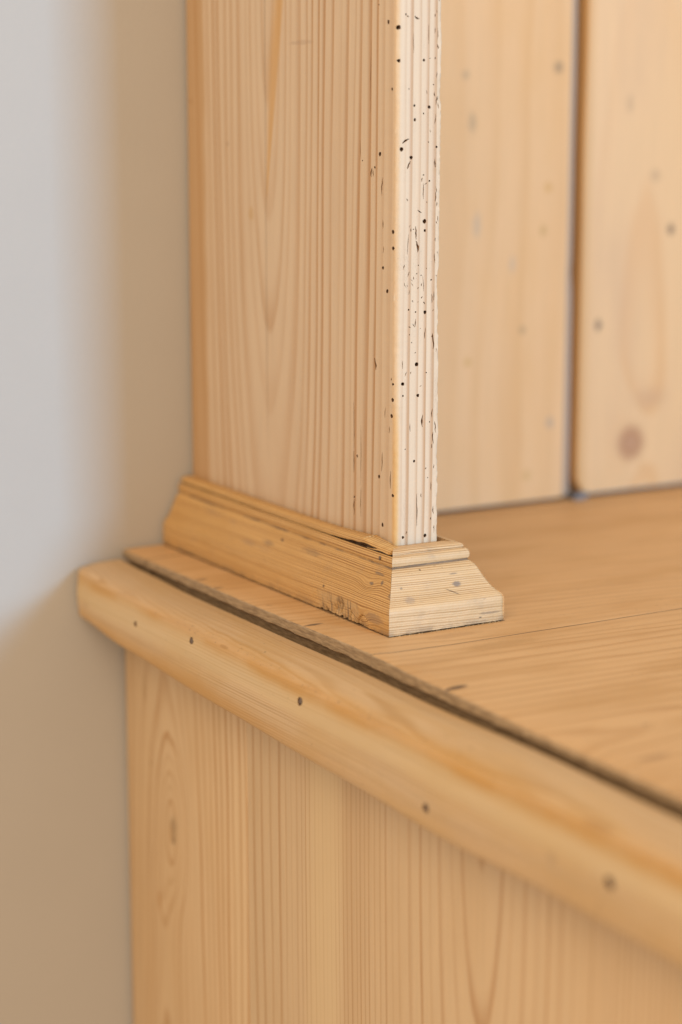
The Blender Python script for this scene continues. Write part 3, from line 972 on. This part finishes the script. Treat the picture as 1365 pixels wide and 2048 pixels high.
def lip_piece(name, y0, y1, th0, th1, lift_k, n, label, seed):
    rings = []
    for i in range(n + 1):
        s = i / n
        y = y0 + (y1 - y0) * s
        th = th0 + (th1 - th0) * min(1.0, s * 4)
        lift, out = interp(LIFT, y) * lift_k, interp(OUT, y)
        ring = []
        for q, z in LIP_L:
            zc = 38.4
            zz = (zc + (z - zc) * th) * MM + lift + 0.00015 * nz(y * 300, z, seed)
            ring.append((-q * P - out * (q > 0.1) + 0.00012 * nz(y * 250, z * 2, seed), y + 0.0008 * nz(z * 2, q * 9, seed) * (s < 0.02 or s > 0.98), zz))
        rings.append(ring)
    V, F = loft(rings)
    p = link(name, mesh_from(name, V, F, True, 30), M_MOULD_L, left_run)
    p['label'] = label
    return p


lip_piece('lip', 0.0145, D, 0.86, 1.0, 1.0, 120, 'split top lip of the moulding, lifting off near the corner', 1.0)
lip_piece('splinter', -0.0088, 0.0165, 0.55, 0.72, 0.86, 40, 'broken end of the lip bent down to the corner', 6.0)
# thin torn sliver under the break
rings = []
for i in range(21):
    s = i / 20
    y = -0.008 + 0.021 * s
    w = 0.0009 * (1 - s * 0.7)
    zc = 0.0374 + 0.0006 * math.sin(s * 5)
    xc = -0.0078 - 0.0007 * math.sin(s * 3.0)
    rings.append([(xc - w, y, zc - w * .4), (xc + w, y, zc - w * .5), (xc + w * .7, y, zc + w * .6), (xc - w * .8, y, zc + w * .5)])
V, F = loft(rings)
link('splinter', mesh_from('splinter', V, F, False), M_MOULD_L, left_run)

# back boards with a loose tongued joint between them
z0, z1 = 0.0030, 0.46
XT = 0.2710


def back_left():
    rings = []
    for i in range(47):
        z = z0 + (z1 - z0) * i / 46
        xe = 0.2782 + 0.0006 * nz(z * 12, 3) - (0.0012 if z > 0.147 else 0.0)
        ch = 0.0012 * math.exp(-((z - 0.147) / 0.005) ** 2)
        sec = [(T + 0.0012, YB), (XT - 0.002 - ch, YB), (XT - ch, YB + 0.0012), (XT + 0.0006 - ch, YB + 0.0030), (xe - 0.0015 - ch, YB + 0.0032), (xe - ch, YB + 0.0045), (xe - ch, YB + 0.0085), (XT, YB + 0.012), (T + 0.0012, YB + 0.012)]
        rings.append([(a, b, z) for a, b in sec])
    V, F = loft(rings)
    o = link('back_board', mesh_from('back_board', V, F), M_BACK_L, rack)
    o['label'] = 'left back board with grey rub marks and a dusty tongued edge'


def back_right():
    rings = []
    for i in range(47):
        z = z0 + 0.0006 + (z1 - z0) * i / 46
        xe = 0.2812 + 0.0004 * nz(z * 15, 8) + 0.0012 * max(0, (z - 0.2)) / 0.2
        xe += 0.006 * max(0.0, 1 - (z - z0) / 0.012) ** 2
        r = 0.0022
        sec = [(RIGHT, YB + 0.012), (xe, YB + 0.012), (xe, YB - 0.001 + r)]
        for k in range(1, 4):
            a = math.radians(180 + k * 30)
            sec.append((xe + r + r * math.cos(a), YB - 0.001 + r + r * math.sin(a)))
        sec += [(0.4, YB - 0.001), (RIGHT, YB - 0.001)]
        rings.append([(a, b, z) for a, b in sec])
    V, F = loft(rings)
    o = link('back_board', mesh_from('back_board', V, F), M_BACK_R, rack)
    o['label'] = 'right back board with a round brown knot near the bottom'


back_left()
back_right()
V, F = loft([[(0.2775, YB - 0.004, 0.0004), (0.289, YB - 0.003, 0.0004), (0.2885, YB - 0.003, 0.0052), (0.278, YB - 0.004, 0.0040)],
             [(0.2775, YB + 0.006, 0.0004), (0.289, YB + 0.006, 0.0004), (0.2885, YB + 0.006, 0.0052), (0.278, YB + 0.006, 0.0040)]])
link('shim', mesh_from('shim', V, F, False), M_SHIM, rack)['label'] = 'small grey shim under the joint of the back boards'

# ------------------------------------------------------------------ crumbs of rotten wood along the moulding
V, F = [], []
for k in range(150):
    if k < 85:
        yy = random.gauss(0.014, 0.016)
        x = -P - 0.0002 - abs(random.gauss(0, 0.0012))
    else:
        x = random.uniform(-0.015, 0.046)
        yy = -PF - abs(random.gauss(0, 0.0009))
    s = random.uniform(0.00012, 0.0004)
    c = Vector((x, yy, s * 0.6))
    b = len(V)
    for dx, dy, dz in ((1, 0, 0), (-1, 0, 0), (0, 1, 0), (0, -1, 0), (0, 0, 1), (0, 0, -0.6)):
        V.append(c + Vector((dx * random.uniform(.6, 1.5), dy * random.uniform(.6, 1.5), dz * random.uniform(.6, 1.0))) * s)
    F += [(b + 0, b + 2, b + 4), (b + 2, b + 1, b + 4), (b + 1, b + 3, b + 4), (b + 3, b + 0, b + 4), (b + 2, b + 0, b + 5), (b + 1, b + 2, b + 5), (b + 3, b + 1, b + 5), (b + 0, b + 3, b + 5)]
cr = link('wood_crumbs', mesh_from('wood_crumbs', V, F, False), M_DUST, None)
cr['kind'] = 'stuff'
cr['label'] = 'fine crumbs of rotten wood along the foot of the moulding'
cr['category'] = 'crumbs'
